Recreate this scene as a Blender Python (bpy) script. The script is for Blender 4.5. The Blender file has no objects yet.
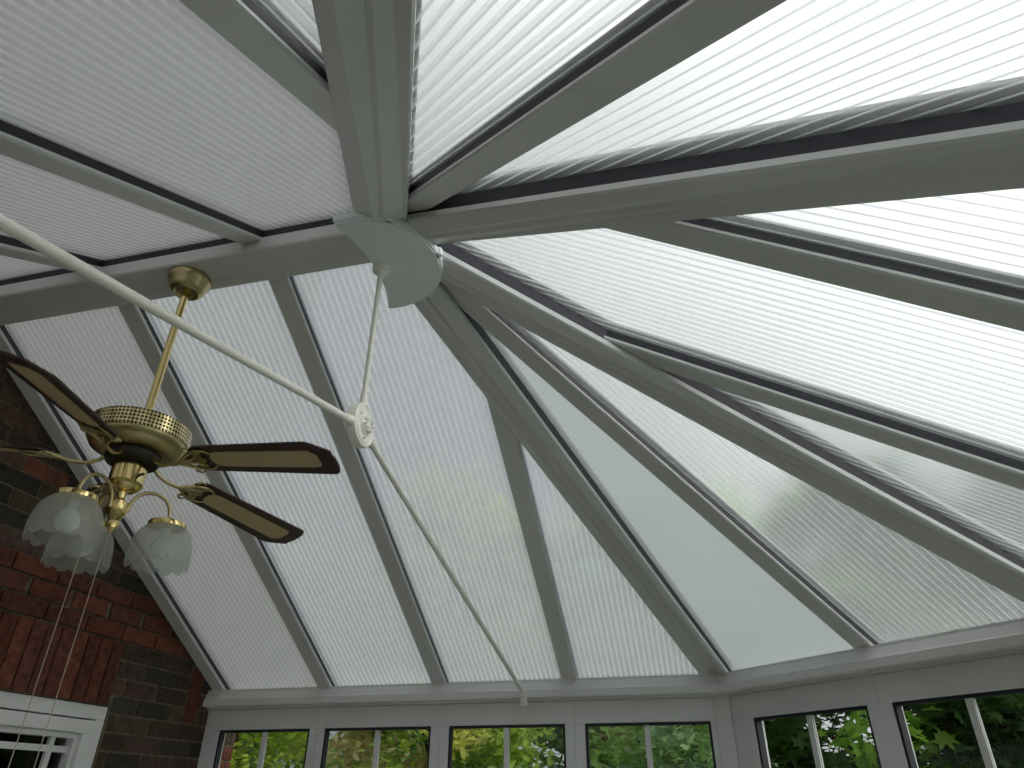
import bpy, math, random
from math import sin, cos, pi, radians, sqrt
from mathutils import Vector, Matrix
random.seed(7)
sc = bpy.context.scene
COL = sc.collection
S = 1.35          # metres per plan unit
ZE = 2.10         # eaves height in metres
# ---- plan of the conservatory (plan units, eaves at z = 0) ----
H, HB = 0.780, 0.838
W = 1.5
A = (0.684, 1.5); B = (1.456, 0.712); B2 = (1.456, -0.712); A2 = (0.684, -1.5)
XW = -1.31
XB, XC, XD = -0.797, -0.327, 0.170
JY = 0.223

def P(x, y, z):
    return Vector((S*x, S*y, S*z + ZE))

# ------------------------------------------------------------------ helpers
class MB:
    def __init__(self):
        self.v = []; self.f = []; self.uv = None; self.cols = None; self.smooth = False
    def add(self, vs, fs):
        o = len(self.v); self.v += [tuple(p) for p in vs]; self.f += [tuple(i+o for i in f) for f in fs]; return self
    def loft(self, rings, close=True, caps=True):
        n = len(rings[0]); vs = [p for r in rings for p in r]; fs = []
        for k in range(len(rings)-1):
            for i in range(n if close else n-1):
                j = (i+1) % n
                fs.append((k*n+i, k*n+j, (k+1)*n+j, (k+1)*n+i))
        if caps:
            fs.append(tuple(range(n-1, -1, -1))); fs.append(tuple((len(rings)-1)*n+i for i in range(n)))
        return self.add(vs, fs)
    def box(self, lo, hi, M=None):
        x0, y0, z0 = lo; x1, y1, z1 = hi
        vs = [Vector(p) for p in ((x0,y0,z0),(x1,y0,z0),(x1,y1,z0),(x0,y1,z0),(x0,y0,z1),(x1,y0,z1),(x1,y1,z1),(x0,y1,z1))]
        if M: vs = [M @ p for p in vs]
        return self.add(vs, [(0,3,2,1),(4,5,6,7),(0,1,5,4),(1,2,6,5),(2,3,7,6),(3,0,4,7)])
    def tube(self, pts, r, n=12, caps=True):
        pts = [Vector(p) for p in pts]; rs = r if isinstance(r, (list, tuple)) else [r]*len(pts)
        rings = []; prev = None
        for i, p in enumerate(pts):
            a = pts[max(i-1, 0)]; b = pts[min(i+1, len(pts)-1)]; t = (b-a).normalized()
            if prev is None:
                u = t.cross(Vector((0,0,1)))
                if u.length < 1e-3: u = t.cross(Vector((1,0,0)))
                u.normalize()
            else:
                u = (prev - t*prev.dot(t)).normalized()
            prev = u; w = t.cross(u)
            rings.append([p + (u*cos(2*pi*k/n) + w*sin(2*pi*k/n))*rs[i] for k in range(n)])
        return self.loft(rings, caps=caps)
    def lathe(self, prof, n=48, M=None, caps=True):
        rings = [[Vector((r*cos(2*pi*k/n), r*sin(2*pi*k/n), z)) for k in range(n)] for r, z in prof]
        if M: rings = [[M @ p for p in r] for r in rings]
        return self.loft(rings, caps=caps)
    def prism(self, poly, z0, z1, M=None):
        a = [Vector((x, y, z0)) for x, y in poly]; b = [Vector((x, y, z1)) for x, y in poly]
        if M: a = [M @ p for p in a]; b = [M @ p for p in b]
        return self.loft([a, b])
    def build(self, name, mat, parent=None, smooth=False, bevel=0, world=None, base=None):
        """Link as ONE mesh object; vertices are given in the parent's space unless base (an origin) is given."""
        me = bpy.data.meshes.new(name); vs = self.v
        off = Vector(base) if base is not None else Vector((0,0,0))
        me.from_pydata([tuple(Vector(p)-off) for p in vs], [], self.f); me.update()
        o = bpy.data.objects.new(name, me); COL.objects.link(o); o.location = off
        if mat: me.materials.append(mat)
        import bmesh
        bm = bmesh.new(); bm.from_mesh(me); bmesh.ops.recalc_face_normals(bm, faces=bm.faces); bm.to_mesh(me); bm.free()
        if smooth:
            me.polygons.foreach_set('use_smooth', [True]*len(me.polygons))
            try: me.set_sharp_from_angle(angle=radians(40))
            except Exception: pass
        if bevel:
            b = o.modifiers.new('bevel', 'BEVEL'); b.width = bevel; b.segments = 2; b.limit_method = 'ANGLE'
        if parent: o.parent = parent
        return o

def tag(o, label=None, cat=None, group=None, kind=None):
    if label: o['label'] = label
    if cat: o['category'] = cat
    if group: o['group'] = group
    if kind: o['kind'] = kind
    return o
def empty(name, loc=(0,0,0), rz=0):
    o = bpy.data.objects.new(name, None); COL.objects.link(o); o.location = loc; o.rotation_euler = (0,0,rz)
    o.empty_display_size = .1
    return o

# ------------------------------------------------------------------ materials
def mat(name, color=(.8,.8,.8), rough=.5, metal=0, spec=.5, noise=0, nscale=8, bump=0):
    m = bpy.data.materials.new(name); m.use_nodes = True; nt = m.node_tree; b = nt.nodes['Principled BSDF']
    b.inputs['Base Color'].default_value = (*color, 1); b.inputs['Roughness'].default_value = rough
    b.inputs['Metallic'].default_value = metal; b.inputs['Specular IOR Level'].default_value = spec
    if noise or bump:
        tc = nt.nodes.new('ShaderNodeTexCoord'); n = nt.nodes.new('ShaderNodeTexNoise'); n.inputs['Scale'].default_value = nscale
        n.inputs['Detail'].default_value = 5; nt.links.new(tc.outputs['Object'], n.inputs['Vector'])
        if noise:
            r = nt.nodes.new('ShaderNodeValToRGB'); r.color_ramp.elements[0].position = .3; r.color_ramp.elements[1].position = .7
            r.color_ramp.elements[0].color = (*[c*(1-noise) for c in color], 1); r.color_ramp.elements[1].color = (*[min(1, c*(1+noise*.5)) for c in color], 1)
            nt.links.new(n.outputs['Fac'], r.inputs['Fac']); nt.links.new(r.outputs['Color'], b.inputs['Base Color'])
        if bump:
            bp = nt.nodes.new('ShaderNodeBump'); bp.inputs['Strength'].default_value = bump; bp.inputs['Distance'].default_value = .01
            nt.links.new(n.outputs['Fac'], bp.inputs['Height']); nt.links.new(bp.outputs['Normal'], b.inputs['Normal'])
    return m

def skin_mat(name, clear, tint, gloss=.06, rib=None, rib_tint=None, blur=0):
    """twin-wall sheet skin: part see-through, part scattering, faintly glossy; denser where the ribs are fused to it"""
    m = bpy.data.materials.new(name); m.use_nodes = True; nt = m.node_tree; nt.nodes.clear()
    out = nt.nodes.new('ShaderNodeOutputMaterial'); tl = nt.nodes.new('ShaderNodeBsdfTranslucent')
    if blur:
        tr = nt.nodes.new('ShaderNodeBsdfRefraction'); tr.inputs['IOR'].default_value = 1.03; tr.inputs['Roughness'].default_value = blur
    else: tr = nt.nodes.new('ShaderNodeBsdfTransparent')
    mx = nt.nodes.new('ShaderNodeMixShader')
    tr.inputs['Color'].default_value = (*tint, 1); tl.inputs['Color'].default_value = (*tint, 1)
    if rib is not None:
        uv = nt.nodes.new('ShaderNodeUVMap'); uv.uv_map = 'flute'; sp = nt.nodes.new('ShaderNodeSeparateXYZ'); nt.links.new(uv.outputs[0], sp.inputs[0])
        def M(op, a, b=None):
            n = nt.nodes.new('ShaderNodeMath'); n.operation = op
            for q, x in enumerate((a, b)):
                if x is None: continue
                if isinstance(x, (int, float)): n.inputs[q].default_value = x
                else: nt.links.new(x, n.inputs[q])
            return n.outputs[0]
        d_ = M('ABSOLUTE', M('SUBTRACT', M('FRACT', sp.outputs[0]), .5))      # .5 = on a rib
        mr = nt.nodes.new('ShaderNodeMapRange'); mr.interpolation_type = 'SMOOTHSTEP'
        mr.inputs['From Min'].default_value = rib[0]; mr.inputs['From Max'].default_value = rib[1]; nt.links.new(d_, mr.inputs['Value'])
        f = mr.outputs['Result']
        nt.links.new(M('ADD', clear, M('MULTIPLY', f, rib[2]-clear)), mx.inputs['Fac'])
        mc = nt.nodes.new('ShaderNodeMix'); mc.data_type = 'RGBA'; nt.links.new(f, mc.inputs[0]); mc.inputs[6].default_value = (*tint, 1); mc.inputs[7].default_value = (*rib_tint, 1)
        nt.links.new(mc.outputs[2], tl.inputs['Color']); nt.links.new(mc.outputs[2], tr.inputs['Color'])
    else: mx.inputs['Fac'].default_value = clear
    nt.links.new(tl.outputs[0], mx.inputs[1]); nt.links.new(tr.outputs[0], mx.inputs[2])
    gl = nt.nodes.new('ShaderNodeBsdfGlossy'); gl.inputs['Roughness'].default_value = .25
    lw = nt.nodes.new('ShaderNodeLayerWeight'); lw.inputs['Blend'].default_value = .12
    ma = nt.nodes.new('ShaderNodeMath'); ma.operation = 'MULTIPLY'; ma.inputs[1].default_value = gloss*4
    nt.links.new(lw.outputs['Facing'], ma.inputs[0])
    m2 = nt.nodes.new('ShaderNodeMixShader'); nt.links.new(ma.outputs[0], m2.inputs['Fac'])
    nt.links.new(mx.outputs[0], m2.inputs[1]); nt.links.new(gl.outputs[0], m2.inputs[2]); nt.links.new(m2.outputs[0], out.inputs['Surface'])
    return m

def mix_mat(name, transp, col, translucent=.5, rough=.4):
    m = bpy.data.materials.new(name); m.use_nodes = True; nt = m.node_tree; nt.nodes.clear()
    out = nt.nodes.new('ShaderNodeOutputMaterial'); tr = nt.nodes.new('ShaderNodeBsdfTransparent'); tl = nt.nodes.new('ShaderNodeBsdfTranslucent')
    di = nt.nodes.new('ShaderNodeBsdfPrincipled'); di.inputs['Roughness'].default_value = rough
    di.inputs['Base Color'].default_value = (*col, 1); tl.inputs['Color'].default_value = (*col, 1); tr.inputs['Color'].default_value = (.97,.98,.98,1)
    a = nt.nodes.new('ShaderNodeMixShader'); a.inputs[0].default_value = translucent
    nt.links.new(di.outputs[0], a.inputs[1]); nt.links.new(tl.outputs[0], a.inputs[2])
    b = nt.nodes.new('ShaderNodeMixShader'); b.inputs[0].default_value = transp
    nt.links.new(a.outputs[0], b.inputs[1]); nt.links.new(tr.outputs[0], b.inputs[2]); nt.links.new(b.outputs[0], out.inputs[0])
    return m

def glass_mat(name, tint=(.93,.95,.94), refl=1.0):
    m = bpy.data.materials.new(name); m.use_nodes = True; nt = m.node_tree; nt.nodes.clear()
    out = nt.nodes.new('ShaderNodeOutputMaterial'); tr = nt.nodes.new('ShaderNodeBsdfTransparent'); gl = nt.nodes.new('ShaderNodeBsdfGlossy')
    tr.inputs[0].default_value = (*tint, 1); gl.inputs['Roughness'].default_value = .02
    fr = nt.nodes.new('ShaderNodeFresnel'); fr.inputs[0].default_value = 1.5
    ml = nt.nodes.new('ShaderNodeMath'); ml.operation = 'MULTIPLY'; ml.inputs[1].default_value = refl
    nt.links.new(fr.outputs[0], ml.inputs[0])
    mx = nt.nodes.new('ShaderNodeMixShader'); nt.links.new(ml.outputs[0], mx.inputs[0]); nt.links.new(tr.outputs[0], mx.inputs[1]); nt.links.new(gl.outputs[0], mx.inputs[2])
    nt.links.new(mx.outputs[0], out.inputs[0]); return m

def leaf_mat(name):
    m = bpy.data.materials.new(name); m.use_nodes = True; nt = m.node_tree; nt.nodes.clear()
    out = nt.nodes.new('ShaderNodeOutputMaterial'); at = nt.nodes.new('ShaderNodeAttribute'); at.attribute_name = 'tone'
    di = nt.nodes.new('ShaderNodeBsdfPrincipled'); di.inputs['Roughness'].default_value = .5; tl = nt.nodes.new('ShaderNodeBsdfTranslucent')
    nt.links.new(at.outputs['Color'], di.inputs['Base Color']); nt.links.new(at.outputs['Color'], tl.inputs['Color'])
    a = nt.nodes.new('ShaderNodeMixShader'); a.inputs[0].default_value = .6
    nt.links.new(di.outputs[0], a.inputs[1]); nt.links.new(tl.outputs[0], a.inputs[2]); nt.links.new(a.outputs[0], out.inputs[0]); return m

def brick_mat(name):
    m = bpy.data.materials.new(name); m.use_nodes = True; nt = m.node_tree; b = nt.nodes['Principled BSDF']; b.inputs['Roughness'].default_value = .9
    b.inputs['Specular IOR Level'].default_value = .15
    at = nt.nodes.new('ShaderNodeAttribute'); at.attribute_name = 'tone'
    tc = nt.nodes.new('ShaderNodeTexCoord'); n = nt.nodes.new('ShaderNodeTexNoise'); n.inputs['Scale'].default_value = 35; n.inputs['Detail'].default_value = 6
    nt.links.new(tc.outputs['Object'], n.inputs['Vector'])
    r = nt.nodes.new('ShaderNodeMapRange'); r.inputs['From Min'].default_value = .3; r.inputs['From Max'].default_value = .7; r.inputs['To Min'].default_value = .6; r.inputs['To Max'].default_value = 1.25
    nt.links.new(n.outputs['Fac'], r.inputs['Value'])
    mu = nt.nodes.new('ShaderNodeVectorMath'); mu.operation = 'SCALE'; nt.links.new(at.outputs['Color'], mu.inputs[0]); nt.links.new(r.outputs[0], mu.inputs['Scale'])
    nt.links.new(mu.outputs[0], b.inputs['Base Color'])
    bp = nt.nodes.new('ShaderNodeBump'); bp.inputs['Strength'].default_value = .5; bp.inputs['Distance'].default_value = .004
    nt.links.new(n.outputs['Fac'], bp.inputs['Height']); nt.links.new(bp.outputs[0], b.inputs['Normal']); return m

def band_mat(name):
    """pierced brass band: rows of round holes showing the dark motor inside"""
    m = bpy.data.materials.new(name); m.use_nodes = True; nt = m.node_tree; b = nt.nodes['Principled BSDF']
    uv = nt.nodes.new('ShaderNodeUVMap'); uv.uv_map = 'band'; sp = nt.nodes.new('ShaderNodeSeparateXYZ'); nt.links.new(uv.outputs[0], sp.inputs[0])
    def sinof(o, k):
        mu = nt.nodes.new('ShaderNodeMath'); mu.operation = 'MULTIPLY'; mu.inputs[1].default_value = k; nt.links.new(o, mu.inputs[0])
        s = nt.nodes.new('ShaderNodeMath'); s.operation = 'SINE'; nt.links.new(mu.outputs[0], s.inputs[0]); return s.outputs[0]
    a = sinof(sp.outputs[0], 2*pi*42); c = sinof(sp.outputs[1], 2*pi*2.5)
    pr = nt.nodes.new('ShaderNodeMath'); pr.operation = 'MULTIPLY'; nt.links.new(a, pr.inputs[0]); nt.links.new(c, pr.inputs[1])
    ab = nt.nodes.new('ShaderNodeMath'); ab.operation = 'ABSOLUTE'; nt.links.new(pr.outputs[0], ab.inputs[0])
    gt = nt.nodes.new('ShaderNodeMath'); gt.operation = 'GREATER_THAN'; gt.inputs[1].default_value = .45; nt.links.new(ab.outputs[0], gt.inputs[0])
    mc = nt.nodes.new('ShaderNodeMix'); mc.data_type = 'RGBA'; nt.links.new(gt.outputs[0], mc.inputs[0])
    mc.inputs[6].default_value = (.72,.60,.30,1); mc.inputs[7].default_value = (.03,.022,.01,1)
    nt.links.new(mc.outputs[2], b.inputs['Base Color'])
    iv = nt.nodes.new('ShaderNodeMath'); iv.operation = 'SUBTRACT'; iv.inputs[0].default_value = 1; nt.links.new(gt.outputs[0], iv.inputs[1]); nt.links.new(iv.outputs[0], b.inputs['Metallic'])
    b.inputs['Roughness'].default_value = .25; return m

def cane_mat(name):
    m = bpy.data.materials.new(name); m.use_nodes = True; nt = m.node_tree; b = nt.nodes['Principled BSDF']; b.inputs['Roughness'].default_value = .6
    tc = nt.nodes.new('ShaderNodeTexCoord'); vo = nt.nodes.new('ShaderNodeTexVoronoi'); vo.inputs['Scale'].default_value = 95; vo.inputs['Randomness'].default_value = 0.0
    nt.links.new(tc.outputs['Object'], vo.inputs['Vector']); r = nt.nodes.new('ShaderNodeValToRGB')
    r.color_ramp.elements[0].position = .25; r.color_ramp.elements[0].color = (.12,.08,.04,1); r.color_ramp.elements[1].position = .4; r.color_ramp.elements[1].color = (.50,.38,.20,1)
    nt.links.new(vo.outputs['Distance'], r.inputs[0]); nt.links.new(r.outputs[0], b.inputs['Base Color']); return m

def wood_mat(name, c0, c1, sc_=6):
    m = bpy.data.materials.new(name); m.use_nodes = True; nt = m.node_tree; b = nt.nodes['Principled BSDF']; b.inputs['Roughness'].default_value = .42
    tc = nt.nodes.new('ShaderNodeTexCoord'); mp = nt.nodes.new('ShaderNodeMapping'); mp.inputs['Scale'].default_value = (2, 26, 26)
    n = nt.nodes.new('ShaderNodeTexNoise'); n.inputs['Scale'].default_value = sc_; n.inputs['Detail'].default_value = 5
    nt.links.new(tc.outputs['Object'], mp.inputs[0]); nt.links.new(mp.outputs[0], n.inputs['Vector'])
    r = nt.nodes.new('ShaderNodeValToRGB'); r.color_ramp.elements[0].position = .35; r.color_ramp.elements[1].position = .65
    r.color_ramp.elements[0].color = (*c0, 1); r.color_ramp.elements[1].color = (*c1, 1)
    nt.links.new(n.outputs['Fac'], r.inputs[0]); nt.links.new(r.outputs[0], b.inputs['Base Color']); return m

M_UPVC = mat('white_plastic', (.71,.70,.69), .35, noise=.10, nscale=3, bump=.02)
M_BAR = mat('white_coated_bar', (.68,.675,.67), .38, noise=.10, nscale=2.5, bump=.02)
M_PLATE = mat('bluish_white_plastic', (.84,.89,.92), .35)
M_ROD = mat('white_painted_rod', (.82,.80,.74), .4)
M_BLACK = mat('black_rubber', (.012,.012,.022), .55)
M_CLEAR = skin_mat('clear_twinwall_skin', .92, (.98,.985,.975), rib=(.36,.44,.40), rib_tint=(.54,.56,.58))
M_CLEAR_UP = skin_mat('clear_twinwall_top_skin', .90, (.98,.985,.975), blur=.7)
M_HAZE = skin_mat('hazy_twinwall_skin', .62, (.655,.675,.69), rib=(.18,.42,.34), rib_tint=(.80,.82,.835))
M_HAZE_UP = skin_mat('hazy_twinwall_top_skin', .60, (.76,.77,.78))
M_HAZE_SHADED = skin_mat('shaded_hazy_twinwall_skin', .60, (.555,.560,.555), rib=(.18,.42,.40), rib_tint=(.635,.64,.635))  # same hazy sheet, with the dimmer light on the house side painted into the tint
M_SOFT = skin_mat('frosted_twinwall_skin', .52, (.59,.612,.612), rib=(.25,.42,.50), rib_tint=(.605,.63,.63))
M_HAZE_SHADED_UP = skin_mat('shaded_hazy_twinwall_top_skin', .58, (.70,.70,.695))  # top skin of those sheets, shade in its tint as well
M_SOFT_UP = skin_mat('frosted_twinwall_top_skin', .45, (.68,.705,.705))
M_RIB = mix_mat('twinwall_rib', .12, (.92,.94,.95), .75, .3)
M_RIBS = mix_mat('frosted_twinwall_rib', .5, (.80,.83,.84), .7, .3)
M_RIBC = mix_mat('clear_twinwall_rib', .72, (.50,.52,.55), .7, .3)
M_GLASS = glass_mat('window_glass')
M_BRASS = mat('polished_brass', (.78,.62,.28), .16, 1)
M_ABRASS = mat('antique_brass', (.50,.42,.22), .28, 1)
M_DARKM = mat('dark_motor_metal', (.03,.025,.02), .5, .5)
M_WOOD = wood_mat('dark_walnut', (.022,.010,.008), (.055,.022,.016))
M_CANE = cane_mat('woven_cane')
M_BAND = band_mat('pierced_brass')
M_SHADE = mix_mat('frosted_glass', .66, (.62,.62,.57), .45, .25)
M_BULB = mat('white_bulb', (.82,.88,.88), .3)
M_CHAIN = mat('beaded_chain', (.42,.35,.27), .4, .3)
M_BRICK = brick_mat('brick'); M_MORTAR = mat('mortar', (.085,.07,.05), .95, noise=.3, nscale=20, bump=.3)
M_FLOOR = mat('stone_floor_tile', (.39,.395,.39), .45, noise=.12, nscale=3)
M_PLASTER = mat('cream_plaster', (.55,.52,.46), .8, noise=.08, nscale=5)
M_LEAF = leaf_mat('leaf'); M_BARK = mat('bark', (.09,.06,.045), .9, noise=.4, nscale=14, bump=.5)
M_GRASS = mat('lawn', (.07,.13,.03), .9, noise=.4, nscale=9)
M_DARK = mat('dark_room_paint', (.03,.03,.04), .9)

# ------------------------------------------------------------------ roof
roof = tag(empty('ceiling', P(0,0,0)), kind='structure')
roof['label'] = 'hipped conservatory roof of ribbed clear sheets between white bars'
R0 = Vector(roof.location)
def rp(b, name, m, parent=None, **k):
    """part of the roof"""
    o = b.build(name, m, None, **k)
    if parent is None:
        o.parent = roof; o.location = Vector(o.location) - R0
    else:
        o.parent = parent
        pl = Vector(parent.location)
        o.location = Vector(o.location) - pl - (R0 if parent.parent == roof else Vector((0,0,0)))
    return o

FACES = {   # outward horizontal normal, eave distance from the hub axis
 'S':  (Vector((0,1)), W), 'F1': (Vector((B[1]-A[1], A[0]-B[0]))*-1, 0), 'F2': (Vector((1,0)), B[0]),
 'F3': (Vector((1,-1)), 0), 'S2': (Vector((0,-1)), W)}
n1 = Vector((A[1]-B[1], B[0]-A[0])).normalized(); d1 = n1.dot(Vector(A))
FACES['F1'] = (n1, d1); FACES['F3'] = (Vector((n1.x, -n1.y)), d1)
def planez(face, x, y):
    n, d = FACES[face]; return HB*(1 - (n.x*x + n.y*y)/d)
def pnormal(face):
    n, d = FACES[face]; k = HB/d; return Vector((n.x*k, n.y*k, 1)).normalized()

def ext(p, q, t):   # extend q beyond by length t in plan
    a = Vector(p); b = Vector(q); return b + (b-a).normalized()*t

# ---- rafters (glazing bars)
BARW, CAP, GAS = .0285, .009, .0290
def rafter(face, top, bot):
    n = pnormal(face); nn, d = FACES[face]
    a = Vector((*top, planez(face, *top))); bpt = Vector((*bot, planez(face, *bot)))
    e = Vector((-nn.y, nn.x, 0)) if face not in ('X',) else None
    dirv = (bpt-a).normalized(); e = dirv.cross(n).normalized()
    def ring(p, prof): return [P(*(p + e*u + n*w)) for u, w in prof]
    cap = [(-BARW, .0035), (-BARW+.0035, 0), (BARW-.0035, 0), (BARW, .0035), (BARW, CAP), (-BARW, CAP)]
    mb = MB().loft([ring(a, cap), ring(bpt, cap)])
    web = [(-.003, CAP), (.003, CAP), (.003, .051), (-.003, .051)]
    mb.loft([ring(a, web), ring(bpt, web)])
    top_ = [(-.028, .0505), (.028, .0505), (.02, .060), (-.02, .060)]
    mb.loft([ring(a, top_), ring(bpt, top_)])
    o = rp(mb, 'glazing_bar', M_BAR, base=P(*((a+bpt)/2)))
    g = MB()
    for s in (-1, 1):
        gp = [(s*.0035, CAP+.0004), (s*(BARW-.0035), CAP+.0004), (s*(BARW-.0035), GAS), (s*.0035, GAS)]
        if s < 0: gp = gp[::-1]
        g.loft([ring(a, gp), ring(bpt, gp)])
    rp(g, 'gasket', M_BLACK, parent=o, base=P(*((a+bpt)/2)))
    return o
tA = lambda x: x/A[0]
def on_hip(c, t): return (c[0]*t, c[1]*t)
for x in (XW+.045, XB, XC):
    rafter('S', (x, .03), (x, W+.05)); rafter('S2', (x, -.03), (x, -W-.05))
t = XD/A[0]
rafter('S', (XD, W*t+.03), (XD, W+.05)); rafter('S2', (XD, -W*t-.03), (XD, -W-.05))
TM = .517
M1 = (A[0]+(B[0]-A[0])*TM, A[1]+(B[1]-A[1])*TM); TM3 = .532; M3 = (A[0]+(B[0]-A[0])*TM3, -A[1]-(B[1]-A[1])*TM3)
def lerp2(p, t): return (p[0]*t, p[1]*t)
p_ = lerp2(M1, .06); rafter('F1', (p_[0]-.010, p_[1]+.010), tuple(ext((0,0), M1, .05))); rafter('F3', lerp2(M3, .06), tuple(ext((0,0), M3, .05)))
t = JY/B[1]
rafter('F2', (B[0]*t+.02, JY), (B[0]+.05, JY)); rafter('F2', (B[0]*t+.02, -JY), (B[0]+.05, -JY))

# ---- hips and ridge
def hip(c, fl, fr, w=.049):
    """fl / fr: roof faces on the left / right looking down the hip"""
    c2 = Vector(c); L = c2.length; dv = c2/L; el = Vector((-dv.y, dv.x))
    def zc(s): return H*(1-s/L) + .004
    def ringbody(s):
        p = dv*s; r = []
        pl = p + el*w; pr = p - el*w
        zl = planez(fl, *pl); zr = planez(fr, *pr); z0 = zc(s)
        lo_l = zl-.006-.5*max(0, zl-z0); lo_r = zr-.006-.5*max(0, zr-z0)
        lipl = p + el*(w-.004); lipr = p - el*(w-.004)
        c1 = p + el*.010; c2_ = p - el*.010
        r = [(pl, lo_l+.004), (lipl, lo_l), (c1, z0-.001), (p, z0+.004), (c2_, z0-.001), (lipr, lo_r), (pr, lo_r+.004), (pr, min(zr+CAP, lo_r+.019)), (p, planez(fl, *p)+CAP+.004), (pl, min(zl+CAP, lo_l+.019))]
        return [P(q.x, q.y, z) for q, z in r]
    s0, s1 = .03, L+.045
    mid = P(*(dv*(L/2)), H/2)
    mb = MB().loft([ringbody(s0), ringbody(s1)])
    for s_, w2 in ((0, 0),):
        rings = []
        for s in (s0, s1):
            p = dv*s; a_ = p+el*(w+.004); b_ = p-el*(w+.004)
            rings.append([P(*p, planez(fl,*p)+.058), P(*a_, planez(fl,*a_)+.058), P(*a_, planez(fl,*a_)+.066), P(*p, planez(fl,*p)+.074), P(*b_, planez(fr,*b_)+.066), P(*b_, planez(fr,*b_)+.058)])
        mb.loft(rings)
    o = rp(mb, 'hip_beam', M_BAR, base=mid)
    g = MB()
    for sg, f in ((1, fl), (-1, fr)):
        rings = []
        for s in (s0, s1):
            p = dv*s; q = p+el*sg*(w-.003); q0 = p+el*sg*.006
            zq = planez(f,*q); gb_ = min(zq+CAP, zq-.006-.5*max(0, zq-zc(s))+.019)+.0006
            r = [P(*q0, planez(f,*q0)+CAP+.0006), P(*q, gb_), P(*q, planez(f,*q)+GAS+.004), P(*q0, planez(f,*q0)+GAS+.004)]
            rings.append(r if sg > 0 else r[::-1])
        g.loft(rings)
    rp(g, 'gasket', M_BLACK, parent=o, base=mid)
hip(A, 'S', 'F1'); hip(B, 'F1', 'F2'); hip(B2, 'F2', 'F3'); hip(A2, 'F3', 'S2', .058)
# ridge
w = .057
def rr(x):
    zs = planez('S', 0, w)
    return [P(x, y, z) for y, z in ((w, H), (w-.004, H-.004), (.024, H-.004), (.020, H-.001), (-.020, H-.001), (-.024, H-.004), (-w+.004, H-.004), (-w, H), (-w, zs+CAP), (0, HB+CAP), (w, zs+CAP))]
mb = MB().loft([rr(XW+.002), rr(.0)])
def rt_(x): return [P(x, y, z) for y, z in ((-.06, planez('S',0,.06)+.058), (0, HB+.058), (.06, planez('S',0,.06)+.058), (.05, planez('S',0,.06)+.090), (-.05, planez('S',0,.06)+.090))]
mb.loft([rt_(XW+.002), rt_(.0)])
ridge = rp(mb, 'ridge_beam', M_BAR, base=P(-.65, 0, H))
g = MB()
for s in (1, -1):
    zs = planez('S', 0, w-.003)
    def gr(x):
        r = [P(x, s*.006, zs+CAP+.0006), P(x, s*(w-.003), zs+CAP+.0006), P(x, s*(w-.003), zs+GAS+.003), P(x, s*.006, zs+GAS+.003)]
        return r if s > 0 else r[::-1]
    g.loft([gr(XW+.002), gr(0)])
rp(g, 'gasket', M_BLACK, parent=ridge, base=P(-.65, 0, H))
# hub drum at the end of the ridge
mb = MB(); n = 10
mb.loft([[P(.035+.085*cos(2*pi*k/n), .085*sin(2*pi*k/n), z) for k in range(n)] for z in (H-.012, HB+.03)])
rp(mb, 'ridge_end_block', M_BAR, base=P(0,0,H))

# ---- twin-wall roof sheets: two skins with ribs running down the slope
PITCH, TH0, TH1 = .0188, .0300, .0485
def clip_line(poly, n, d, c):
    """interval along direction d of line {p: n.p = c} inside convex poly"""
    ts = []
    m_ = len(poly)
    for i in range(m_):
        a = poly[i]; b = poly[(i+1) % m_]; fa = n.dot(a)-c; fb = n.dot(b)-c
        if fa*fb < 0:
            t_ = fa/(fa-fb); p = a+(b-a)*t_; ts.append(d.dot(p))
    return (min(ts), max(ts)) if len(ts) >= 2 else None
def inset(poly, k):
    """shrink a convex polygon by k"""
    m_ = len(poly); ar = sum(poly[i].x*poly[(i+1)%m_].y-poly[(i+1)%m_].x*poly[i].y for i in range(m_)); sg = 1 if ar > 0 else -1
    Ls = []
    for i in range(m_):
        a = poly[i]; b = poly[(i+1)%m_]; dd = (b-a).normalized(); nrm = Vector((-dd.y, dd.x))*sg
        Ls.append((a+nrm*k, dd))
    out = []
    for i in range(m_):
        (p, u), (q, v) = Ls[i-1], Ls[i]
        den = u.x*v.y-u.y*v.x; t_ = ((q.x-p.x)*v.y-(q.y-p.y)*v.x)/den
        out.append(p+u*t_)
    return out
def along_of(p, nn): return nn.dot(p)
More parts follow.
